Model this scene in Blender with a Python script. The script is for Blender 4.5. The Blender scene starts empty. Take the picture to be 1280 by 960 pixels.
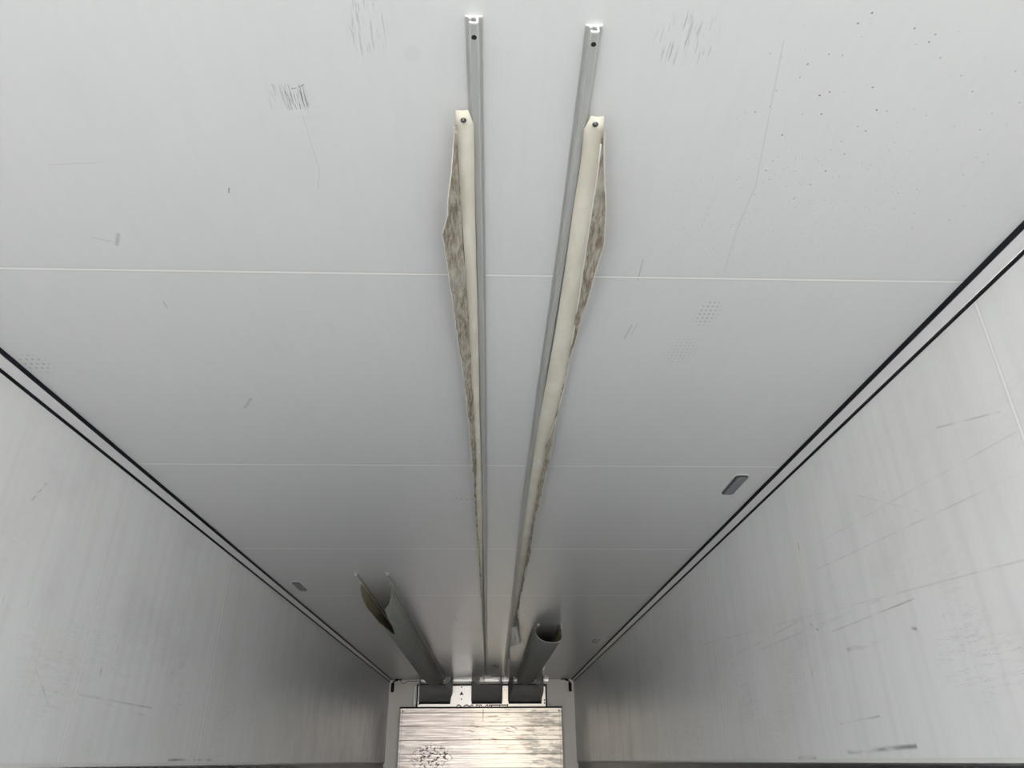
import bpy, math, random
from mathutils import Vector, Matrix
random.seed(7)
SC = bpy.context.scene
COL = SC.collection

# ------------------------------------------------------------ camera, sky, exposure
CZ = 1.62                                   # camera height above the load floor
cam = bpy.data.cameras.new('camera'); camo = bpy.data.objects.new('camera', cam); COL.objects.link(camo)
F = Vector((0.02669144, 0.88724539, 0.4605249)); RT = Vector((0.99961138, -0.02739514, -0.00515684)); UP = Vector((-0.00804076, -0.46048358, 0.88763181))
camo.matrix_world = Matrix(((RT.x, UP.x, -F.x, 0), (RT.y, UP.y, -F.y, 0), (RT.z, UP.z, -F.z, CZ), (0, 0, 0, 1)))
cam.sensor_width = 36; cam.lens = 909.9 / 1280 * 36; cam.clip_start = .02; cam.clip_end = 300
SC.camera = camo
SC.view_settings.view_transform = 'Standard'; SC.view_settings.look = 'None'
SC.view_settings.gamma = 1; SC.view_settings.use_curve_mapping = False
SC.view_settings.exposure = 1.66
SC.cycles.diffuse_bounces = 10; SC.cycles.glossy_bounces = 6; SC.cycles.max_bounces = 12

SKY = 1.0
W = bpy.data.worlds.new('overcast_sky'); SC.world = W; W.use_nodes = True
nt = W.node_tree; nt.nodes.clear()
wo = nt.nodes.new('ShaderNodeOutputWorld'); bg = nt.nodes.new('ShaderNodeBackground')
tc = nt.nodes.new('ShaderNodeTexCoord'); sx = nt.nodes.new('ShaderNodeSeparateXYZ'); cr = nt.nodes.new('ShaderNodeValToRGB')
nt.links.new(tc.outputs['Generated'], sx.inputs[0]); nt.links.new(sx.outputs['Z'], cr.inputs[0])
cr.color_ramp.elements[0].position = 0.0; cr.color_ramp.elements[0].color = (1.0, .955, .91, 1)
cr.color_ramp.elements[1].position = .35; cr.color_ramp.elements[1].color = (.84, .93, 1.03, 1)
nt.links.new(cr.outputs[0], bg.inputs[0]); bg.inputs[1].default_value = SKY * 2.4; nt.links.new(bg.outputs[0], wo.inputs[0])

YB = -1.9                                  # rear opening of the trailer
XL, XR, FWY, CH = -1.3658, 1.145, 10.7125, .0296
ZC = CZ + 1.0                               # ceiling height

sunl = bpy.data.lights.new('sun', 'SUN'); suno = bpy.data.objects.new('sun', sunl); COL.objects.link(suno)
sunl.energy = 9.0; sunl.angle = math.radians(8); sunl.color = (1.0, .93, .82)
suno.rotation_euler = (math.radians(-28), math.radians(18), 0); suno.location = (0, -8, 12)
port = bpy.data.lights.new('doorway_portal', 'AREA'); porto = bpy.data.objects.new('doorway_portal', port); COL.objects.link(porto)
port.shape = 'RECTANGLE'; port.size = XR - XL; port.size_y = ZC; port.cycles.is_portal = True
porto.location = ((XL + XR) / 2, YB, ZC / 2); porto.rotation_euler = (math.radians(90), 0, 0)

# ------------------------------------------------------------ material helpers
class G:
    """tiny shader-graph writer"""
    def __init__(s, name):
        s.m = bpy.data.materials.new(name); s.m.use_nodes = True; s.t = s.m.node_tree
        s.b = s.t.nodes['Principled BSDF']; s.pos = s.n('ShaderNodeNewGeometry').outputs['Position']
        x = s.n('ShaderNodeSeparateXYZ'); s.l(s.pos, x.inputs[0]); s.X, s.Y, s.Z = x.outputs
    def n(s, t): return s.t.nodes.new(t)
    def l(s, a, b): s.t.links.new(a, b)
    def put(s, sock, v):
        if hasattr(v, 'is_output') or hasattr(v, 'links'): s.l(v, sock)
        else: sock.default_value = v
    def m_(s, op, a, b=0.0, c=None, clamp=False):
        n = s.n('ShaderNodeMath'); n.operation = op; n.use_clamp = clamp
        s.put(n.inputs[0], a); s.put(n.inputs[1], b)
        if c is not None: s.put(n.inputs[2], c)
        return n.outputs[0]
    def mul(s, a, b): return s.m_('MULTIPLY', a, b)
    def add(s, a, b): return s.m_('ADD', a, b)
    def sub(s, a, b): return s.m_('SUBTRACT', a, b)
    def mx(s, a, b): return s.m_('MAXIMUM', a, b)
    def step(s, v, lo, hi):                    # smooth 0..1
        n = s.n('ShaderNodeMapRange'); n.interpolation_type = 'SMOOTHSTEP'
        s.put(n.inputs['Value'], v); n.inputs['From Min'].default_value = lo; n.inputs['From Max'].default_value = hi
        return n.outputs[0]
    def noise(s, scale, sc3=(1, 1, 1), det=3, rough=.55):
        mp = s.n('ShaderNodeMapping'); mp.inputs['Scale'].default_value = sc3; s.l(s.pos, mp.inputs[0])
        n = s.n('ShaderNodeTexNoise'); n.inputs['Scale'].default_value = scale; n.inputs['Detail'].default_value = det
        n.inputs['Roughness'].default_value = rough; s.l(mp.outputs[0], n.inputs['Vector']); return n.outputs[0]
    def line(s, u, at, w):                     # thin line where u == at
        return s.m_('SUBTRACT', 1.0, s.step(s.m_('ABSOLUTE', s.sub(u, at)), w * .5, w * 1.1))
    def box(s, u, v, u0, u1, v0, v1, e=.01):
        a = s.mul(s.step(u, u0 - e, u0 + e), s.step(u, u1 + e, u1 - e)); b = s.mul(s.step(v, v0 - e, v0 + e), s.step(v, v1 + e, v1 - e))
        return s.mul(a, b)
    def blob(s, u, v, cu, cv, ru, rv):
        a = s.m_('POWER', s.m_('ABSOLUTE', s.mul(s.sub(u, cu), 1 / ru)), 2.0); b = s.m_('POWER', s.m_('ABSOLUTE', s.mul(s.sub(v, cv), 1 / rv)), 2.0)
        return s.step(s.add(a, b), 1.0, .2)
    def stroke(s, u, v, a, b, w):              # a scratch from a to b
        dx, dy = b[0] - a[0], b[1] - a[1]; L = math.hypot(dx, dy) or 1e-6; dx /= L; dy /= L
        pu, pv = s.sub(u, a[0]), s.sub(v, a[1])
        t = s.add(s.mul(pu, dx), s.mul(pv, dy)); t = s.m_('MINIMUM', s.mx(t, 0.0), L)
        eu = s.sub(pu, s.mul(t, dx)); ev = s.sub(pv, s.mul(t, dy))
        d = s.m_('SQRT', s.add(s.mul(eu, eu), s.mul(ev, ev)))
        return s.step(d, w, 0.0)
    def mix(s, f, a, b):
        n = s.n('ShaderNodeMix'); n.data_type = 'RGBA'; s.put(n.inputs[0], f)
        s.put(n.inputs[6], a); s.put(n.inputs[7], b); return n.outputs[2]
    def bump(s, h, strength, dist=.002):
        n = s.n('ShaderNodeBump'); n.inputs['Strength'].default_value = strength; n.inputs['Distance'].default_value = dist
        s.l(h, n.inputs['Height']); s.l(n.outputs[0], s.b.inputs['Normal'])
    def fin(s, col, rough=.5, metal=0.0, spec=.5):
        s.put(s.b.inputs['Base Color'], col); s.put(s.b.inputs['Roughness'], rough)
        s.put(s.b.inputs['Metallic'], metal); s.put(s.b.inputs['Specular IOR Level'], spec); return s.m

def c4(r, g, b): return (r, g, b, 1)
def plain(name, col, rough=.5, metal=0.0, var=.12, scale=30, sc3=(1, 1, 1), spec=.5, bump=0):
    g = G(name); n = g.noise(scale, sc3)
    d = tuple(c * (1 - var) for c in col[:3]) + (1,)
    if bump: g.bump(n, bump, .003)
    return g.fin(g.mix(n, d, col), rough, metal, spec)

def ceiling_mat():
    g = G('white_coated_ceiling'); X, Y = g.X, g.Y
    fine = g.noise(60, (1, .12, 1), 4); big = g.noise(1.3, (1, 1, 1), 2)
    dark = g.add(g.mul(g.step(fine, .35, .75), .02), g.mul(big, .03))
    # grey scuffs left by cargo
    st = g.noise(420, (1, .05, 1), 3)
    A = g.box(X, Y, -.383, -.318, .853, .906, .004)
    A = g.mul(A, g.mul(g.step(st, .50, .62), g.add(.25, g.mul(.45, g.step(X, -.36, -.335)))))
    A = g.mx(A, g.mul(.8, g.mx(g.stroke(X, Y, (-.352, .868), (-.352, .872), .0016), g.mx(g.stroke(X, Y, (-.34, .8615), (-.333, .8610), .0012), g.stroke(X, Y, (-.327, .859), (-.317, .853), .0011)))))
    A = g.mx(A, g.mul(.4, g.stroke(X, Y, (-.351, .873), (-.341, .905), .0014)))
    st2 = g.noise(260, (1, .08, 1), 4)
    B = g.mul(g.blob(X, Y, -.198, .745, .038, .062), g.step(st2, .52, .66))
    Cc = g.mul(g.blob(X, Y, .300, .755, .06, .06), g.step(st2, .52, .66))
    n3 = g.noise(90, (1, 1, 1), 3)
    B = g.mul(.32, B); Cc = g.mul(.36, Cc)
    marks = g.mx(A, g.mx(B, Cc))
    # spots of dried spray
    for (sc, r, cu, cv, ru, rv, k, thr) in ((62, .13, .585, .86, .13, .26, .75, .30), (60, .11, .93, .90, .16, .32, .55, .34), (110, .16, .60, 1.2, .25, .25, .35, .34)):
        v = g.n('ShaderNodeTexVoronoi'); v.inputs['Scale'].default_value = sc; g.l(g.pos, v.inputs['Vector'])
        s1 = g.step(v.outputs['Distance'], r * 1.1, r * .5); sep = g.n('ShaderNodeSeparateColor'); g.l(v.outputs['Color'], sep.inputs[0])
        keep = g.step(sep.outputs[0], thr, thr + .3)
        marks = g.mx(marks, g.mul(k, g.mul(g.mul(s1, g.m_('SUBTRACT', 1.0, keep)), g.blob(X, Y, cu, cv, ru * 1.4, rv * 1.4))))
    # hatched prints of a ribbed tool
    def hatch(cx, cy, rx, ry, k, f=85):
        a = g.m_('SINE', g.mul(X, f * 6.28)); b = g.m_('SINE', g.mul(Y, f * 4.2)); d = g.step(g.add(a, b), .7, 1.4)
        return g.mul(k, g.mul(d, g.blob(X, Y, cx, cy, rx, ry)))
    for h in ((.54, 1.53, .035, .075, .30), (.52, 1.72, .05, .09, .15), (-1.285, 1.825, .05, .065, .30, 60), (-.11, 3.0, .07, .02, .30, 45)):
        marks = g.mx(marks, hatch(*h))
    for a, b, w, k in (((-.519, 1.103), (-.524, 1.117), .0018, .75), ((-.804, 1.505), (-.806, 1.534), .002, .45), ((-.798, 1.25), (-.818, 1.286), .007, .28),
                       ((-.859, 1.262), (-.823, 1.275), .004, .14), ((.359, 1.589), (.35, 1.662), .003, .3), ((.365, 1.64), (.372, 1.58), .003, .18), ((.338, 1.393), (.336, 1.316), .002, .35),
                       ((-.785, 2.107), (-.745, 2.037), .008, .22), ((-.838, 1.048), (-.731, 1.039), .0016, .16), ((.451, .751), (.512, 1.07), .0022, .13),
                       ((.512, 1.07), (.516, 1.215), .0022, .15), ((.516, 1.215), (.532, 1.357), .0022, .12), ((-.334, .92), (-.332, 1.05), .001, .2), ((-.332, 1.05), (-.345, 1.1), .001, .2),
                       ((-.28, 5.82), (-.265, 6.0), .007, .35), ((-.411, 5.651), (-.322, 5.684), .006, .18), ((.25, 5.6), (.30, 5.9), .006, .2)):
        marks = g.mx(marks, g.mul(k, g.stroke(X, Y, a, b, w)))
    ring = g.mul(.05, g.blob(X, Y, -.132, .79, .016, .02)); marks = g.mx(marks, ring)
    # panel joints
    seam = None; shade = None
    for i in range(-2, 8):
        y = 1.3812 + 1.2210 * i; w = .0036 if i < 1 else (.0055 if i == 1 else .008)
        yl = g.add(Y, g.mul(X, -.004)) if i == 0 else Y
        s_ = g.line(yl, y, w); d_ = g.line(yl, y, w * 2.6)
        seam = s_ if seam is None else g.mx(seam, s_); shade = d_ if shade is None else g.mx(shade, d_)
    base = g.mix(g.m_('ADD', dark, marks, clamp=True), c4(.72, .728, .735), c4(.03, .03, .035))
    base = g.mix(g.mul(shade, .12), base, c4(.3, .3, .3)); base = g.mix(g.mul(seam, .9), base, c4(.95, .95, .93))
    wav = g.noise(7, (.12, 1.6, 1), 2)
    dent = g.blob(X, Y, -.325, .915, .03, .012)
    g.bump(g.add(g.mul(wav, .6), g.mul(dent, .6)), .10, .01)
    return g.fin(base, CEIL_ROUGH, 0, .5)
CEIL_ROUGH = .23

def wall_mat(side):
    g = G('%s_side_panel_sheet' % side); Y, Z = g.Y, g.sub(g.Z, CZ)
    brush = g.noise(22, (1, 1, .05), 4); patch = g.noise(3.2, (1, .7, 1), 4); low = g.step(Z, .65, .0)
    dark = g.add(g.mul(g.step(brush, .4, .8), .07), g.mul(g.step(patch, .5, .8), .10))
    scr = g.noise(9, (1, .35, 6), 5, .7)
    thin = g.mul(g.step(g.m_('ABSOLUTE', g.sub(scr, .5)), .010, .002), g.step(g.noise(2.1, (1, 1, 1), 2), .48, .62))
    tick = g.noise(60, (1, 1, .12), 3); tick = g.mul(g.step(tick, .69, .76), g.step(g.noise(3.4), .52, .66))
    marks = g.mx(g.mul(thin, .32), g.mul(tick, .5)); marks = g.mul(marks, g.add(.25, g.mul(low, .75)))
    if side == 'right':
        S = [((2.52, .381), (1.984, .386), .004, .3), ((2.431, .313), (2.218, .308), .012, .28), ((2.576, .022), (2.154, .031), .010, .45), ((2.595, .104), (2.316, .113), .005, .4),
             ((3.235, .417), (2.164, .417), .005, .14), ((2.66, .672), (2.654, .715), .012, .25), ((1.689, .759), (1.456, .695), .004, .2), ((2.549, .595), (1.447, .548), .0035, .14),
             ((2.509, .676), (1.43, .634), .003, .13), ((4.079, .555), (1.532, .379), .0035, .14), ((3.0, .005), (2.844, .005), .012, .3), ((2.139, .728), (1.854, .587), .003, .14),
             ((2.031, .317), (2.013, .312), .008, .5), ((3.835, .427), (2.688, .461), .005, .15), ((2.68, .43), (2.62, .40), .007, .6)]
        joints = [1.415 + 1.2285 * i for i in range(-2, 8)]
    else:
        S = [((2.118, .698), (2.162, .764), .006, .22), ((2.658, .206), (3.255, .2), .005, .28), ((2.85, .19), (3.2, .17), .004, .2), ((2.772, .274), (2.769, .313), .01, .25), ((3.521, .014), (4.073, .015), .009, .45),
             ((2.375, .257), (2.492, .166), .003, .25), ((2.846, .294), (2.856, .383), .012, .12), ((3.383, .349), (3.497, .394), .02, .16), ((2.55, .95), (3.1, .8), .002, .1)]
        joints = [1.411 + 1.2245 * i for i in range(-2, 8)]
    for a, b, w, k in S: marks = g.mx(marks, g.mul(min(1, k * 1.5), g.mul(g.step(g.noise(16, (1, .5, 3), 4), .30, .72), g.stroke(Y, Z, a, b, w))))
    far_dark = g.mul(g.mul(.22, g.step(g.noise(5, (1, 1, .4), 4), .42, .7)), g.mul(g.step(Y, 4.5, 7.5), g.step(Z, .62, .5)))   # patchy darkening low on the wall, growing towards the bulkhead
    base = g.mix(g.m_('ADD', dark, g.mx(marks, far_dark), clamp=True), c4(.87, .878, .88), c4(.035, .035, .04))
    base = g.mix(g.mul(g.step(g.noise(1.5), .45, .7), .12), base, c4(.62, .60, .54))
    seam = None; sh = None
    for i, y in enumerate(joints):
        w = .004 if y < 3 else .012
        s_ = g.line(Y, y, w); d_ = g.line(Y, y, w * 2.2); seam = s_ if seam is None else g.mx(seam, s_); sh = d_ if sh is None else g.mx(sh, d_)
    base = g.mix(g.mul(sh, .15), base, c4(.3, .3, .3)); base = g.mix(g.mul(seam, .9), base, c4(1, 1, 1))
    g.bump(g.add(brush, g.noise(3, (1, 1, .1), 2)), .08, .006)
    return g.fin(base, .30, 0, .5)

def board_mat():
    g = G('bright_aluminium_board'); n = g.noise(45, (1, 1, .2), 3); w = g.noise(2.2, (1, 1, 1), 2)
    base = g.mix(n, c4(.80, .77, .76), c4(.93, .90, .88)); base = g.mix(g.step(w, .45, .62), base, c4(.94, .89, .78))
    return g.fin(base, .34, .7, .5)

def plank_mat():
    g = G('scuffed_aluminium_planking'); X, Z = g.X, g.sub(g.Z, CZ)
    f = g.noise(26, (.10, 1, 3.2), 5, .65); big = g.noise(1.7, (1, 1, 1), 2); gr = g.noise(9, (.45, 1, 2.0), 5, .6)
    base = g.mix(g.step(f, .35, .7), c4(.46, .41, .385), c4(.96, .885, .85))
    base = g.mix(g.mul(.55, g.step(g.add(X, g.mul(big, .5)), -.15, .35)), base, c4(1.0, .93, .76))  # warm light on centre and right, painted into the base colour
    rightdirt = g.mul(g.step(gr, .42, .60), g.step(X, .25, .65)); leftd = g.mul(g.mul(g.step(gr, .50, .66), .7), g.step(X, -.8, -1.15))
    base = g.mix(g.mul(.75, g.mx(rightdirt, leftd)), base, c4(.25, .235, .21))
    rust = g.mul(g.step(g.noise(18, (.35, 1, 2.2), 5, .65), .54, .66), g.blob(X, Z, .25, .38, .75, .36)); base = g.mix(g.mul(rust, .8), base, c4(.33, .17, .07))
    sp = g.noise(25, (.8, 1, 1.2), 5, .6); spl = g.mul(g.step(sp, .505, .56), g.blob(X, Z, -.75, .06, .34, .18)); base = g.mix(g.mul(spl, .92), base, c4(.02, .02, .02))
    st = g.mul(g.stroke(X, Z, (-.09, .62), (-.09, .48), .014), g.step(g.noise(30), .35, .55)); base = g.mix(g.mul(st, .7), base, c4(.28, .12, .07))
    for a, b, w, k in (((.28, .41), (.36, .385), .012, .7), ((-.35, .57), (-.35, .33), .005, .3), ((-.09, .40), (.30, .345), .006, .45), ((.22, .36), (.33, .34), .008, .6), ((-.2, .26), (-.18, .26), .01, .6), ((.45, .17), (.56, .155), .01, .4)):
        base = g.mix(g.mul(g.stroke(X, Z, a, b, w), k), base, c4(.16, .10, .06))
    for i, e in enumerate([.581 - .163 * q for q in range(12)]): base = g.mix(g.mul(g.line(Z, e, .008), .5), base, c4(.10, .09, .08))
    for e in (.581, .418, .255, .092, -.071):
        for q in (.054, .109): base = g.mix(g.mul(g.line(Z, e - q, .006), .28), base, c4(.22, .19, .16))
    for xe in (-1.160, .925): base = g.mix(g.mul(g.line(X, xe, .006), .35), base, c4(.25, .2, .16))
    g.bump(f, .15, .004)
    return g.fin(base, .34, .7, .5)

M = {}
M['ceil'] = ceiling_mat(); M['wl'] = wall_mat('left'); M['wr'] = wall_mat('right')
M['front'] = plain('grey_white_bulkhead_paint', c4(.86, .825, .785), .45, .25, .06, 6)
M['floor'] = plain('aluminium_floor', c4(.30, .30, .295), .45, .2, .25, 20, (1, .05, 1))
M['outside'] = plain('concrete_yard', c4(.42, .40, .37), .9, 0, .2, 2)
M['white'] = plain('white_plastic_profile', c4(.80, .79, .81), .35, 0, .05, 10)
M['seal'] = plain('black_rubber', c4(.004, .005, .009), .6, 0, .2, 40, spec=.25)
M['alu'] = plain('extruded_aluminium', c4(.62, .625, .61), .36, .35, .10, 60, (1, .05, 1))
M['cut'] = plain('bright_cut_metal', c4(.80, .80, .78), .5, 0, .05, 60)
M['hole'] = plain('dark_bore', c4(.015, .015, .015), .6)
M['steel'] = plain('dark_steel_rivet', c4(.10, .10, .10), .28, .8)
M['board'] = board_mat(); M['plank'] = plank_mat()
M['hood'] = plain('dark_grey_coated_fabric', c4(.50, .50, .49), .6, 0, .2, 14, bump=.15)
M['blackedge'] = plain('black_gasket', c4(.006, .006, .006), .6)
M['canvas'] = plain('grey_duct_canvas', c4(.52, .52, .49), .75, 0, .25, 18, (1, .6, 1), .25, .3)
M['tan'] = plain('tan_duct_lining', c4(.50, .45, .32), .75, 0, .35, 12, spec=.2, bump=.3)
def cream():
    g = G('cream_pvc_hem'); n = g.noise(14, (1, .6, 1), 4); p = g.noise(5, (1, 1, 1), 2)
    b = g.mix(g.step(n, .35, .7), c4(.69, .65, .55), c4(.80, .765, .68)); b = g.mix(g.mul(g.step(p, .52, .68), .35), b, c4(.74, .63, .55))
    g.bump(n, .12, .004); return g.fin(b, .5)
def fray():
    g = G('frayed_brown_backing'); n = g.noise(70, (2.6, .35, 1), 5, .7); p = g.noise(11, (1, .6, 1), 3)
    b = g.mix(g.step(n, .36, .66), c4(.20, .165, .13), c4(.50, .455, .39)); b = g.mix(g.mul(g.step(p, .45, .65), .4), b, c4(.55, .52, .47))
    g.bump(n, .6, .004); return g.fin(b, .85, 0, .2)
M['cream'] = cream(); M['fray'] = fray()
M['film'] = plain('torn_white_film', c4(.95, .95, .92), .35, 0, .08, 30)
M['lens'] = plain('grey_lamp_lens', c4(.22, .24, .27), .25, 0, .35, 160)
M['rim'] = plain('dark_lamp_rim', c4(.03, .03, .035), .4)
M['print'] = plain('black_print', c4(.02, .02, .02), .5)
M['text_white'] = plain('white_print', c4(.88, .86, .84), .5)
M['track'] = plain('weathered_shaded_track_metal', c4(.10, .10, .10), .4, .5, .3, 40)  # dark tone also holds the shadow inside the track channel

# ------------------------------------------------------------ mesh helpers
class MB:
    def __init__(s): s.v = []; s.f = []; s.mi = []
    def quad(s, *ps, m=0):
        k = len(s.v); s.v += [tuple(p) for p in ps]; s.f.append(tuple(range(k, k + len(ps)))); s.mi.append(m); return s
    def box(s, x0, x1, y0, y1, z0, z1, m=0):
        k = len(s.v); s.v += [(x, y, z) for z in (z0, z1) for y in (y0, y1) for x in (x0, x1)]
        for f in ((0, 2, 3, 1), (4, 5, 7, 6), (0, 1, 5, 4), (2, 6, 7, 3), (0, 4, 6, 2), (1, 3, 7, 5)):
            s.f.append(tuple(k + i for i in f)); s.mi.append(m)
        return s
    def sweep(s, rings, closed=True, caps=True, m=0):
        k = len(s.v); n = len(rings[0])
        for r in rings: s.v += [tuple(p) for p in r]
        for i in range(len(rings) - 1):
            for j in range(n if closed else n - 1):
                a, b = k + i * n + j, k + i * n + (j + 1) % n; s.f.append((a, b, b + n, a + n)); s.mi.append(m)
        if caps and closed:
            s.f.append(tuple(k + j for j in reversed(range(n)))); s.mi.append(m)
            s.f.append(tuple(k + (len(rings) - 1) * n + j for j in range(n))); s.mi.append(m)
        return s
    def tube(s, pts, r, n=8, m=0):
        pts = [Vector(p) for p in pts]; rings = []; up = Vector((.13, .31, .94))
        for i, p in enumerate(pts):
            d = (pts[min(i + 1, len(pts) - 1)] - pts[max(i - 1, 0)]).normalized()
            a = d.cross(up).normalized(); b = d.cross(a)
            rr = r[i] if isinstance(r, (list, tuple)) else r
            rings.append([p + a * (rr * math.cos(t * 2 * math.pi / n)) + b * (rr * math.sin(t * 2 * math.pi / n)) for t in range(n)])
        return s.sweep(rings, m=m)
    def build(s, name, mats, parent=None, smooth=False, bevel=0, solid=0, merge=False, off=0):
        me = bpy.data.meshes.new(name); me.from_pydata(s.v, [], s.f)
        if not isinstance(mats, (list, tuple)): mats = [mats]
        for m in mats: me.materials.append(m)
        me.polygons.foreach_set('material_index', s.mi); me.update()
        import bmesh
        bm = bmesh.new(); bm.from_mesh(me)
        if merge: bmesh.ops.remove_doubles(bm, verts=bm.verts, dist=1e-5)
        if not solid: bmesh.ops.recalc_face_normals(bm, faces=bm.faces)
        bm.to_mesh(me); bm.free()
        if smooth: me.polygons.foreach_set('use_smooth', [True] * len(me.polygons))
        o = bpy.data.objects.new(name, me); COL.objects.link(o)
        if parent: o.parent = parent; o.matrix_parent_inverse = parent.matrix_basis.inverted()
        if solid:
            mo = o.modifiers.new('thickness', 'SOLIDIFY'); mo.thickness = solid; mo.offset = off
            if len(mats) > 1: mo.material_offset = 1; mo.material_offset_rim = 1
        if bevel:
            mo = o.modifiers.new('edge', 'BEVEL'); mo.width = bevel; mo.segments = 2; mo.limit_method = 'ANGLE'
        return o
def thing(name, label, cat, loc, group=None):
    o = bpy.data.objects.new(name, None); COL.objects.link(o); o.location = loc; o.empty_display_size = .05
    return tag(o, label, cat, group)
def tag(o, label, cat, group=None):
    o['label'] = label; o['category'] = cat
    if group: o['group'] = group
    return o
def struct(o): o['kind'] = 'structure'; return o

def lerp(tab, y):                               # tab: (value, y)
    if y <= tab[0][1]: return tab[0][0]
    for (a, ya), (b, yb) in zip(tab, tab[1:]):
        if y <= yb: return a + (b - a) * (y - ya) / max(yb - ya, 1e-9)
    return tab[-1][0]

# ------------------------------------------------------------ the trailer body
struct(MB().box(XL - .07, XR + .07, YB, FWY + .08, ZC, ZC + .08).build('ceiling', M['ceil']))
struct(MB().box(XL - .07, XR + .07, YB, FWY + .08, -.12, 0).build('floor', M['floor']))
struct(MB().box(XL - 25, XR + 25, -45, 30, -1.3, -1.2).build('ground', M['outside']))
for side, x, s, m in (('left', XL, -1, 'wl'), ('right', XR, 1, 'wr')):
    mb = MB()
    for z0, z1, d in ((1.618, ZC, 0), (1.47, 1.618, .03), (0, 1.47, 0)):
        a, b = sorted((x + s * d, x + s * .07)); mb.box(a, b, YB, FWY, z0, z1)
    struct(mb.build('wall_' + side, M[m]))
struct(MB().box(XL - .07, XR + .07, FWY, FWY + .08, 0, ZC).build('wall_front', M['front']))

# corner cove strips with their rubber seals
for side, x, s, num in (('left', XL, 1, 1), ('right', XR, -1, 2)):
    e = .0005
    prof = [(x + s * e, CZ + 1 - CH), (x + s * CH, ZC - e), (x + s * e, ZC - e)]
    t = struct(MB().sweep([[(px, y, pz) for px, pz in prof] for y in (YB, FWY)]).build('trim_%d' % num, M['white']))
    for (cx, cz, r) in ((x + s * CH, ZC - .001, .0075), (x + s * .001, CZ + 1 - CH, .0052)):
        ring = [(cx + r * math.cos(k * math.pi / 4), cz + r * math.sin(k * math.pi / 4)) for k in range(8)]
        MB().sweep([[(a, y, b) for a, b in ring] for y in (YB, FWY)]).build('rubber_seal', M['seal'], t, smooth=True)

# lashing tracks let into the side walls at camera height
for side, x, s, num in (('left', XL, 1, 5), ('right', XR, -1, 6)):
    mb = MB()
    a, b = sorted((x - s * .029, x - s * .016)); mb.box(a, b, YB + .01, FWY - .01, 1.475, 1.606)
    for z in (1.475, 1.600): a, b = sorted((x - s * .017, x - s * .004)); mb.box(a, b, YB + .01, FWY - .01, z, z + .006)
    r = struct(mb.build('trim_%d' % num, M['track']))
    mb = MB(); a, b = sorted((x - s * .004, x + s * .004)); mb.box(a, b, YB + .01, FWY - .01, 1.6115, 1.6225)
    mb.build('lip_strip', M['cut'], r)

# top angle of the bulkhead
t = struct(MB().box(-.97, .80, FWY - .022, FWY - .001, CZ + .972, ZC - .001).build('trim_3', M['board']))
struct(MB().box(-.97, .80, FWY - .014, FWY - .001, CZ + .947, CZ + .966).build('trim_4', M['front']))

# ------------------------------------------------------------ evaporator cover board
bd = thing('evaporator_cover', 'bright black-edged metal cover board behind the three grey outlets on the front bulkhead', 'cover panel', (-.11, FWY, CZ + .6))
x0, x1, zt, zb = -.992, .772, CZ + .940, CZ + .50
MB().box(x0 + .022, x1 - .022, FWY - .020, FWY - .001, zb, zt - .02).build('board', M['board'], bd)
mb = MB(); mb.box(x0, x0 + .020, FWY - .026, FWY - .001, zb, zt); mb.box(x1 - .020, x1, FWY - .026, FWY - .001, zb, zt); mb.box(x0 + .020, x1 - .020, FWY - .026, FWY - .001, zt - .02, zt)
mb.build('edge_gasket', M['blackedge'], bd)
def disc(cx, cy, cz, r, name, mat, par, n=12, d=.006):
    mb = MB(); mb.sweep([[(cx + q * math.cos(k * 2 * math.pi / n), y, cz + q * math.sin(k * 2 * math.pi / n)) for k in range(n)] for y, q in ((cy, r), (cy - d * .6, r), (cy - d, r * .6))])
    return mb.build(name, mat, par, smooth=False)
for (cx, cz) in ((-.386, .903), (-.386, .752), (.157, .893), (.157, .747), (.735, .915), (.735, .738), (.735, .70), (-.955, .693), (-.955, .915)):
    disc(cx, FWY - .020, CZ + cz, .010, 'rivet', M['steel'], bd)
tri = MB(); cx, cz = -.386, CZ + .826
tri.sweep([[(cx - .026, y, cz - .022), (cx + .026, y, cz - .022), (cx, y, cz + .026)] for y in (FWY - .0203, FWY - .0215)])
tri.build('warning_triangle', M['print'], bd)
def letters(name, mat, par):
    cu = bpy.data.curves.new(name, 'FONT'); cu.body = 'SCHMITZ'; cu.size = .30; cu.offset = .016; cu.bevel_depth = .007; cu.bevel_resolution = 0
    cu.fill_mode = 'NONE'; cu.space_character = 1.12; cu.resolution_u = 4
    to = bpy.data.objects.new('tmp', cu); COL.objects.link(to); dg = bpy.context.evaluated_depsgraph_get()
    me = bpy.data.meshes.new_from_object(to.evaluated_get(dg)); bpy.data.objects.remove(to)
    xs = [v.co.x for v in me.vertices]; zs = [v.co.y for v in me.vertices]
    k = .712 / (max(xs) - min(xs)); xm = (max(xs) + min(xs)) / 2; zt_ = max(zs)
    for v in me.vertices:
        px, pz, py = v.co.x, v.co.y, v.co.z; v.co = (-.107 + (px - xm) * k, FWY - .0225 + py * .6, CZ + .688 + (pz - zt_))
    me.materials.append(mat); o = bpy.data.objects.new(name, me); COL.objects.link(o); o.parent = par; o.matrix_parent_inverse = par.matrix_basis.inverted(); return o
letters('outlined_lettering', M['print'], bd)

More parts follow.
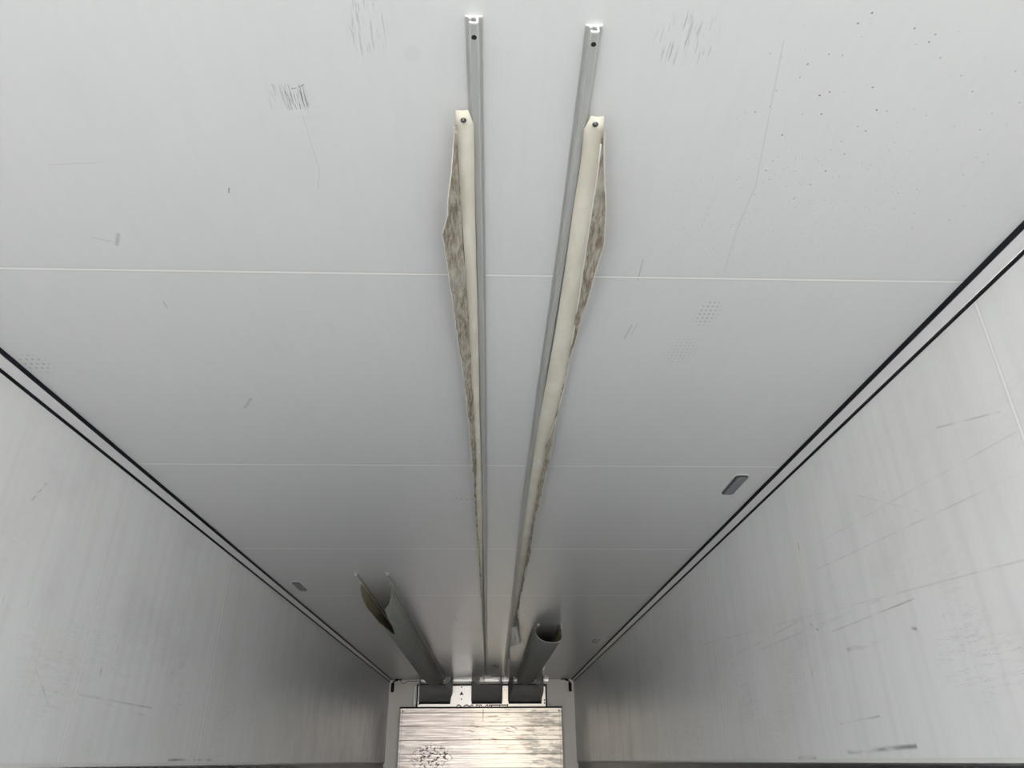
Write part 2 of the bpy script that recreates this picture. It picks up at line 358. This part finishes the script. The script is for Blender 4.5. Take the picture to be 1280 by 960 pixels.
# upright strips and small bracket beside the board
for i, (xa, xb, lab) in enumerate(((-1.062, -1.044, 'narrow pale strip on the bulkhead, outer one left of the cover board'), (-1.030, -1.004, 'bright metal strip on the bulkhead hugging the left edge of the cover board'))):
    o = MB().box(xa, xb, FWY - .012, FWY - .001, CZ + .45, CZ + .94).build('bulkhead_strip', M['front'] if i == 0 else M['alu'], bevel=.002); tag(o, lab, 'strip')
br = thing('small_bracket', 'small pale metal bracket above the right end of the planked panel', 'bracket', (.81, FWY, CZ + .64))
MB().box(.778, .838, FWY - .014, FWY - .001, CZ + .60, CZ + .705).build('back_plate', M['cut'], br, bevel=.002)
MB().box(.802, .812, FWY - .035, FWY - .0145, CZ + .60, CZ + .70).build('rib', M['alu'], br)

# ------------------------------------------------------------ planked bulkhead panel
pn = thing('return_air_bulkhead', 'large scuffed aluminium plank panel with black splashes, standing off the front bulkhead', 'panel', (-.12, 10.64, .2))
px0, px1, pz1, pz0, py = -1.197, .965, CZ + .633, .22, 10.60
prof = []; z = pz1 - .004
prof.append((py + .012, pz1))
z = pz1
first = .052
edges = [pz1 - first]
while edges[-1] - .163 > pz0: edges.append(edges[-1] - .163)
prof = [(py, pz1)]
for e in edges: prof += [(py, e + .004), (py + .006, e + .002), (py + .006, e - .002), (py, e - .004)]
prof += [(py, pz0), (py + .035, pz0), (py + .035, pz1)]
MB().sweep([[(x, a, b) for a, b in prof] for x in (px0 + .014, px1 - .014)]).build('planking', M['plank'], pn)
MB().box(px0 + .002, px1 - .002, py - .010, py + .04, pz1 + .0005, pz1 + .020).build('top_seal', M['blackedge'], pn)
for xa, xb, k in ((px0 - .010, px0 + .0135, -1), (px1 - .0135, px1 + .010, 1)):
    MB().box(xa, xb, py - .008, FWY - .002, pz0, pz1).build('side_flange', M['cut'], pn, bevel=.002)
for xx in (px0 + .045, px1 - .045): disc(xx, py, pz1 - .032, .010, 'rivet', M['steel'], pn)

# ------------------------------------------------------------ air outlets (hoods)
def hood(label, xa, xb, wa, wb, open_a, open_b, bulge_l, bulge_r, rip=0):
    """xa..xb at the lip, wa..wb at the wall; open_a..open_b: mouth"""
    t = thing('air_outlet', label, 'air outlet', ((wa + wb) / 2, FWY - .03, CZ + .715), 'grey air outlets on the front bulkhead')
    Y0, Y1 = 10.3, FWY - .028; n = 14; mb = MB(); rings = []
    for i in range(n + 1):
        f = i / n; y = Y0 + (Y1 - Y0) * f
        zb_ = CZ + .896 + (.722 - .896) * f; l = xa + (wa - xa) * f - bulge_l * math.sin(math.pi * min(f * 1.1, 1)); r = xb + (wb - xb) * f + bulge_r * math.sin(math.pi * min(f * 1.1, 1))
        cl = max(open_a - xa - .01, .002) * (1 - f) + .004; cr = max(xb - open_b - .01, .002) * (1 - f) + .004; ch = .048 * (1 - f) + .004
        sag = rip * .010 * math.sin(f * 9)
        rings.append([(l, y, ZC - .002), (l, y, zb_ + ch), (l + cl, y, zb_), ((l + r) / 2, y, zb_ + sag), (r - cr, y, zb_), (r, y, zb_ + ch), (r, y, ZC - .002)])
    mb.sweep(rings, closed=False); mb.build('hood_shell', M['hood'], t, solid=.004, bevel=0)
    fl = MB()
    if open_a - xa > .03: fl.quad((xa, Y0, ZC - .002), (xa, Y0, CZ + .945), (open_a - .01, Y0, CZ + .896), (open_a, Y0, CZ + .898), (open_a, Y0, ZC - .002))
    if xb - open_b > .03: fl.quad((xb, Y0, ZC - .002), (xb, Y0, CZ + .945), (open_b + .01, Y0, CZ + .896), (open_b, Y0, CZ + .898), (open_b, Y0, ZC - .002))
    if fl.v: fl.build('mouth_flange', M['hood'], t, solid=.004)
    MB().box(wa - .005, wb + .005, FWY - .046, FWY - .0275, CZ + .692, CZ + .722).build('base_gasket', M['blackedge'], t)
    for ga in (wa - .010, wb + .001): MB().box(ga, ga + .009, FWY - .046, FWY - .0275, CZ + .7225, ZC - .03).build('side_gasket', M['blackedge'], t)
    return t
hood('sagging grey fabric air outlet fed by the long ripped duct, leftmost of the three', -.925, -.522, -.950, -.540, -.915, -.592, .006, .030, 1)
hood('empty square-edged grey air outlet in the centre, no duct attached', -.238, .139, -.243, .157, -.142, .134, 0, 0)
hood('grey fabric air outlet fed by the short round duct, rightmost of the three', .308, .675, .254, .690, .318, .612, .0, .030, 1)

# ------------------------------------------------------------ keder rails on the ceiling
def keder(label, cen, y0, y1, sc=1.0, group='ceiling keder rails'):
    t = thing('keder_rail', label, 'rail', (cen(y0), y0, ZC), group)
    prof = [(-13, 0), (13, 0), (13, -2.2), (8, -3), (7, -6), (7.6, -14), (5.5, -17.5), (-4.5, -17.5), (-6.5, -15.5), (-6.5, -13), (-3.5, -12), (-2.5, -14), (3.5, -14), (4.5, -11), (4, -5.5), (1, -3.6), (-3, -4.5), (-4, -7), (-7, -6), (-8, -3), (-13, -2.2)]
    n = max(3, int((y1 - y0) / .5)); ys = [y0 + (y1 - y0) * i / n for i in range(n + 1)]
    rx = MB().sweep([[(cen(y) + a * .001 * sc, y, ZC - .0005 + b * .001 * sc) for a, b in prof] for y in ys]).build('rail_extrusion', M['alu'], t)
    MB().sweep([[(cen(y0) + a * .001 * sc, y0 - d, ZC - .0005 + b * .001 * sc) for a, b in prof] for d in (.0001, .0022)]).build('cut_end', M['cut'], t)
    if sc >= 1:
        cy = y0 + .022 if cen(y0) < 0 else y0 + .019
        mb = MB(); mb.sweep([[(cen(cy) + .0005 + r * math.cos(k * math.pi / 6), cy + r * math.sin(k * math.pi / 6), ZC - .0178 - d) for k in range(12)] for r, d in ((.0042, 0), (.0042, .0006))])
        mb.build('screw_hole', M['hole'], rx)
    return t
TL = [(-.033, .72), (-.033, 1.0), (-.0315, 1.25), (-.031, 1.74), (-.032, 2.5), (-.035, 3.2), (-.038, 5.0), (-.041, 9.95)]
TR = [(.151, .73), (.152, 1.0), (.1525, 1.3), (.149, 1.73), (.145, 2.5), (.1455, 3.0), (.149, 4.0), (.153, 5.0), (.159, 6.3), (.169, 9.95)]
keder('long aluminium rail on the ceiling, left one of the centre pair', lambda y: lerp(TL, y), .722, 9.95)
keder('long aluminium rail on the ceiling, right one of the centre pair', lambda y: lerp(TR, y), .733, 9.95)
keder('short ceiling rail carrying the left edge of the ripped duct', lambda y: -.801, 4.376, 10.26, .95)
keder('short ceiling rail carrying the right edge of the ripped duct', lambda y: -.617, 4.375, 10.26, .95)
keder('ceiling rail at the left edge of the short round duct', lambda y: .391 - .004 * (y - 6), 6.191, 10.26, .95)
keder('ceiling rail at the right edge of the short round duct', lambda y: .575 - .002 * (y - 6), 6.192, 10.26, .95)

# ------------------------------------------------------------ torn strips of the missing middle duct
def strip(label, tin, tout, tflap, y0, y1, side, rv, ymax_flap, zh=.9775):
    t = thing('torn_duct_strip', label, 'torn fabric strip', (rv[0], rv[1], CZ + zh), 'torn strips of the middle duct')
    ys = []; y = y0
    while y < y1: ys.append(y); y += .03 if y < 3 else .06
    ys.append(y1)
    rnd = random.Random(3 if side < 0 else 4); rings = []
    for y in ys:
        a, b = lerp(tin, y), lerp(tout, y)
        w = .0012 * math.sin(y * 9) + .0008 * math.sin(y * 23 + 1)
        if y - y0 < .022: a += (b - a) * .30 * (1 - (y - y0) / .022) ** 2.5         # clipped inner corner
        z = CZ + zh + w * .6 if y > y0 + .1 else CZ + zh
        rings.append([(a, y, z + .0006), ((a + b) / 2, y, z - .0012), (b, y, z)])
    mb = MB(); mb.sweep(rings, closed=False); hm = mb.build('hem', M['cream'], t, smooth=True, solid=.0022)
    if side > 0: MB().tube([(lerp(tout, y), y, CZ + zh - .001) for y in ys if y0 + .035 < y < 2.4], .0016, 6).build('edge_cord', M['cut'], hm, smooth=True)
    rings = []; edge = []
    for y in [q for q in ys if y0 + .002 < q <= ymax_flap]:
        b = lerp(tout, y) - side * .004; c = lerp(tflap, y)
        jit = rnd.uniform(-.0012, .0012) if y < 2.5 else rnd.uniform(-.003, .003) * (1 if y < 4 else 1.6)
        c += jit
        if side * (c - b) < .001: c = b + side * .001
        row = []
        for k in range(6):
            f = k / 5; x = b + (c - b) * f; z = CZ + zh + .0035 - ((zh - .955) * min(1, abs(c - b) / .03) + .0035) * f + (.0015 if y < 1.5 else .004) * math.sin(y * 31 + f * 5) * f * (1 - f) * 4 + (.0025 * math.sin(y * 47 + f * 3) if y > 1.7 else 0)
            row.append((x, y, z))
        rings.append(row); edge.append(row[-1])
    mb = MB(); mb.sweep(rings, closed=False); ff = mb.build('frayed_flap', M['fray'], t, smooth=True, solid=.0016)
    eg = MB(); eg.tube(edge, .0011, 5); eg.build('cut_edge', M['cream'], ff)
    # rivet: washer and dome
    mb = MB(); rr = ((.0052, 0), (.0052, .0015), (.0035, .0020), (.0034, .0034), (.0020, .0046), (.0004, .0050))
    mb.sweep([[(rv[0] + r * math.cos(k * math.pi / 6), rv[1] + r * math.sin(k * math.pi / 6), CZ + zh - .0030 - d) for k in range(12)] for r, d in rr])
    mb.build('rivet', M['steel'], hm, smooth=True)
    return t
LHi = [(-.036, .883), (-.038, 1.134), (-.038, 1.56), (-.040, 2.0), (-.041, 3.1), (-.046, 3.74), (-.052, 5.0), (-.052, 6.5), (-.052, 9.9)]
LHo = [(-.066, .882), (-.065, 1.055), (-.064, 1.178), (-.062, 1.365), (-.061, 1.559), (-.061, 1.8), (-.059, 2.1), (-.058, 2.36), (-.059, 2.6), (-.066, 2.8), (-.068, 3.1), (-.066, 3.85), (-.064, 5), (-.066, 6.9), (-.064, 9.9)]
LFl = [(-.067, .89), (-.073, .955), (-.094, 1.138), (-.105, 1.177), (-.102, 1.247), (-.097, 1.372), (-.090, 1.583), (-.084, 1.74), (-.078, 1.96), (-.074, 2.2), (-.073, 2.417), (-.072, 2.7), (-.071, 3.03), (-.066, 3.85), (-.064, 4.44), (-.069, 4.9), (-.060, 5.36), (-.066, 5.9), (-.060, 6.9)]
strip('narrow cream hem with brown frayed flap along the left centre rail', LHi, LHo, LFl, .881, 9.9, -1, (-.0535, .899), 6.9)
RHi = [(.155, .892), (.159, 1.0), (.158, 1.13), (.160, 1.318), (.160, 1.554), (.157, 1.784), (.152, 2.12), (.151, 2.567), (.150, 3.11), (.156, 4.57), (.164, 5.8), (.174, 7.83), (.184, 9.9)]
RHo = [(.187, .888), (.189, .929), (.194, 1.034), (.197, 1.2), (.203, 1.405), (.208, 1.623), (.211, 1.783), (.209, 2.0), (.199, 2.2), (.190, 2.31), (.192, 2.48), (.188, 2.69), (.190, 2.94), (.189, 3.2), (.191, 4.7), (.188, 5.5), (.180, 6.3), (.189, 7.3), (.196, 8.35), (.206, 9.9)]
RFl = [(.188, .889), (.200, .984), (.214, 1.066), (.224, 1.157), (.231, 1.198), (.227, 1.26), (.222, 1.388), (.216, 1.55), (.210, 1.734), (.207, 2.0), (.204, 2.11), (.207, 2.29), (.208, 2.48), (.205, 2.6), (.202, 2.79), (.202, 3.02), (.197, 3.4), (.207, 3.8), (.196, 4.2), (.204, 4.6), (.192, 4.96), (.205, 5.17), (.194, 5.48), (.214, 5.78), (.220, 5.87)]
strip('wide wrinkled cream hem with brown frayed flap along the right centre rail', RHi, RHo, RFl, .889, 9.9, 1, (.1735, .903), 5.87)

# torn scrap of white film dangling from the right strip, and its thread
t = thing('torn_film_scrap', 'crumpled white scrap of torn film dangling beside the right centre rail', 'scrap', (.2, 6.1, CZ + .975))
pts = [[(.158, 6.17), (.165, 6.08), (.192, 5.97), (.214, 6.00), (.223, 6.05)], [(.175, 6.35), (.19, 6.3), (.205, 6.25), (.225, 6.3), (.238, 6.35)],
       [(.182, 6.6), (.198, 6.55), (.222, 6.5), (.246, 6.55), (.262, 6.62)], [(.190, 6.85), (.205, 6.8), (.232, 6.84), (.258, 6.86), (.284, 6.90)], [(.192, 7.08), (.199, 7.05), (.205, 7.02), (.212, 6.99), (.218, 6.97)], [(.193, 7.22), (.194, 7.2), (.196, 7.2), (.198, 7.18), (.200, 7.17)]]
hh = [[.972, .955, .945, .958, .962], [.966, .930, .956, .925, .950], [.966, .915, .955, .920, .945], [.962, .920, .950, .925, .945], [.962, .945, .952, .944, .95], [.965, .957, .955, .955, .956]]
mb = MB(); mb.sweep([[(x, y, CZ + h) for (x, y), h in zip(r, q)] for r, q in zip(pts, hh)], closed=False)
o = mb.build('film_sheet', M['film'], t, smooth=False, solid=.0015); mo = o.modifiers.new('s', 'SUBSURF'); mo.levels = mo.render_levels = 1
MB().tube([(.216, 6.02, CZ + .958), (.26, 6.5, CZ + .952), (.312, 7.03, CZ + .956)], .0022, 5).build('thread', M['track'], t)
o = MB().sweep([[(.193, 8.1, CZ + .968), (.200, 8.1, CZ + .957), (.207, 8.1, CZ + .966)], [(.190, 8.6, CZ + .968), (.206, 8.6, CZ + .952), (.222, 8.6, CZ + .962)], [(.192, 9.1, CZ + .968), (.212, 9.1, CZ + .955), (.228, 9.1, CZ + .962)], [(.198, 9.9, CZ + .968), (.22, 9.9, CZ + .955), (.250, 9.9, CZ + .962)]], closed=False).build('torn_film_scrap', M['film'], solid=.0015)
tag(o, 'narrow white film tail along the far end of the right centre rail', 'scrap')
# loose white ties hanging in the empty centre outlet
for pts, lab in (([(-.075, 10.25, CZ + .985), (-.088, 10.27, CZ + .945), (-.060, 10.27, CZ + .915), (-.045, 10.285, CZ + .899)], 'white tie hanging in the empty centre outlet, left one'),
                 ([(.128, 10.25, CZ + .972), (.118, 10.24, CZ + .945), (.140, 10.24, CZ + .915), (.150, 10.275, CZ + .899)], 'white tie hanging in the empty centre outlet, right one')):
    tag(MB().tube(pts, .0055, 6).build('loose_tie', M['cream'], smooth=True), lab, 'tie')

# ------------------------------------------------------------ fabric ducts
def duct(label, xc, hw, dep, y0, y1, yt, tL, tR, skew=0, group='fabric air ducts'):
    t = thing('fabric_air_duct', label, 'air duct', (xc(y0), y0, ZC), group)
    N = 14; ys = []; y = y0
    while y < y1: ys.append(y); y += .04 if y < y0 + 1.2 else .08
    ys.append(y1)
    def pt(y, s):
        f = min(max((y - 9.6) / .6, 0), 1); d = dep(y) * (1 - f) + .085 * f
        wr = .003 * math.sin(y * 13 + s * 9) * math.sin(math.pi * s) + .002 * math.sin(y * 29 + s * 4) * math.sin(math.pi * s)
        a = math.pi * s; ex = .80
        cx = -math.copysign(abs(math.cos(a)) ** ex, math.cos(a)); w = hw(y) * (1 + .16 * math.sin(a))
        return (xc(y) + w * cx + skew * max(0, 1 - (y - y0) / 3) * math.sin(a) ** 2, y, ZC - .0225 - (d - .010 + wr) * abs(math.sin(a)) ** .9)
    mb = MB()
    for lo, hi, fn in ((0, 1, tL), (1, 0, tR)):
        grid = []
        for y in ys:
            e = fn(y) if y < yt else .5
            base = 0.0 if lo == 0 else 1.0
            grid.append([pt(y, base + (e - base) * k / N) for k in range(N + 1)])
        mb.sweep(grid if lo == 0 else [list(reversed(g_)) for g_ in grid], closed=False)
    mb.build('duct_fabric', [M['tan'], M['canvas']], t, smooth=True, solid=.003, merge=True)
    for sgn in (-1, 1):                          # keder hems held by the rails
        mb = MB(); h = [q for q in ys]
        mb.sweep([[(xc(y) + sgn * hw(y) - .011, y, ZC - .0210), (xc(y) + sgn * hw(y) + .011, y, ZC - .0210)] for y in h], closed=False)
        mb.build('hem', M['cream'], t, solid=.002)
    return t
LT = [(.05, 4.56), (.20, 4.68), (.26, 4.80), (.33, 5.1), (.42, 5.4), (.5, 5.68)]
RT_ = [(.97, 4.60), (.62, 4.72), (.58, 4.9), (.56, 5.1), (.53, 5.4), (.5, 5.68)]
duct('long grey fabric duct ripped open at its near end, left of the centre rails', lambda y: -.709, lambda y: .092, lambda y: .150 - .008 * math.sin(y * 1.3), 4.56, 10.33, 5.68, lambda y: lerp(LT, y), lambda y: lerp(RT_, y))
RD = [(.05, 6.26), (.5, 6.30)]
duct('short round grey fabric duct with dark open mouth, right of the centre rails', lambda y: .474 - .005 * (y - 6.2), lambda y: .106 - .002 * (y - 6.2), lambda y: .128 + min(.012, (y - 6.2) * .01), 6.22, 10.33, 6.1, lambda y: .5, lambda y: .5, .035)

# ------------------------------------------------------------ ceiling lamps (off)
def lamp(label, cx, cy, L, Wd, ang=0.0):
    t = thing('ceiling_lamp', label, 'ceiling lamp', (cx, cy, ZC), 'flush ceiling lamps'); 
    def rr(l, w, z, r):
        p = []
        for sx_, sy_, a0 in ((1, 1, 0), (-1, 1, 90), (-1, -1, 180), (1, -1, 270)):
            for k in range(5):
                a = math.radians(a0 + k * 22.5); X_ = sx_ * (w / 2 - r) + r * math.cos(a); Y_ = sy_ * (l / 2 - r) + r * math.sin(a)
                p.append((cx + X_ * math.cos(ang) - Y_ * math.sin(ang), cy + X_ * math.sin(ang) + Y_ * math.cos(ang), z))
        return p
    MB().sweep([rr(L + .012, Wd + .010, ZC - .0003, .018), rr(L + .012, Wd + .010, ZC - .0025, .018)]).build('mounting_plate', M['white'], t)
    MB().sweep([rr(L, Wd, ZC - .0026, .015), rr(L, Wd, ZC - .0065, .015), rr(L - .006, Wd - .006, ZC - .0075, .013)]).build('rim', M['rim'], t)
    MB().sweep([rr(L - .012, Wd - .011, ZC - .0077, .010), rr(L - .016, Wd - .015, ZC - .0095, .008)]).build('lens', M['lens'], t)
lamp('dark rimmed flush lamp on the ceiling beside the right wall, nearest one', .990, 2.800, .222, .050)
lamp('grey flush lamp on the ceiling beside the left wall', -1.217, 4.745, .240, .050)
lamp('small distant flush lamp on the ceiling beside the right wall', .985, 7.10, .26, .050)
lamp('dim oval lamp on the ceiling between the far ends of the centre rails', .067, 9.13, .26, .060, -.10)

# ------------------------------------------------------------ cables with plugs in the far corners
def plug(label, x, z, hx, s):
    t = thing('hanging_plug', label, 'plug', (x, FWY - .03, CZ + z), 'black plugs hanging in the far corners')
    mb = MB(); n = 10; rings = []
    for zz, r in ((.060, .006), (.056, .017), (.045, .021), (-.045, .021), (-.056, .017), (-.060, .006)):
        rings.append([(x + r * math.cos(k * 2 * math.pi / n), FWY - .030 + r * math.sin(k * 2 * math.pi / n), CZ + z + zz) for k in range(n)])
    mb.sweep(rings); mb.build('plug_body', M['blackedge'], t, smooth=True)
    MB().tube([(x, FWY - .03, CZ + z + .058), (x + s * .025, FWY - .03, CZ + z + .085), (hx, FWY - .03, CZ + .985), (hx + s * .005, FWY - .03, ZC - .002)], .009, 6).build('cable', M['blackedge'], t, smooth=True)
    arc = [(hx - s * .020 + s * .085 * (k / 8), FWY - .10 - .16 * math.sin(k / 8 * math.pi), ZC - .010 - .012 * math.sin(k / 8 * math.pi)) for k in range(9)]
    MB().tube(arc, .0085, 8).build('cable_loop', M['blackedge'], t, smooth=True)
    return t
plug('black plug on a thin cable hanging in the far left corner', -1.320, .900, -1.262, 1)
plug('black plug on a thin cable hanging in the far right corner', 1.090, .900, 1.035, -1)
tag(MB().tube([(-1.225, FWY - .012, CZ + .992), (-1.20, FWY - .012, CZ + .955), (-1.17, FWY - .012, CZ + .945), (-1.14, FWY - .012, CZ + .975), (-1.10, FWY - .012, CZ + .982), (-.98, FWY - .012, CZ + .978)], .0035, 6).build('thin_wire', M['track'], smooth=True), 'thin wavy wire along the top of the bulkhead beside the left outlet', 'wire')
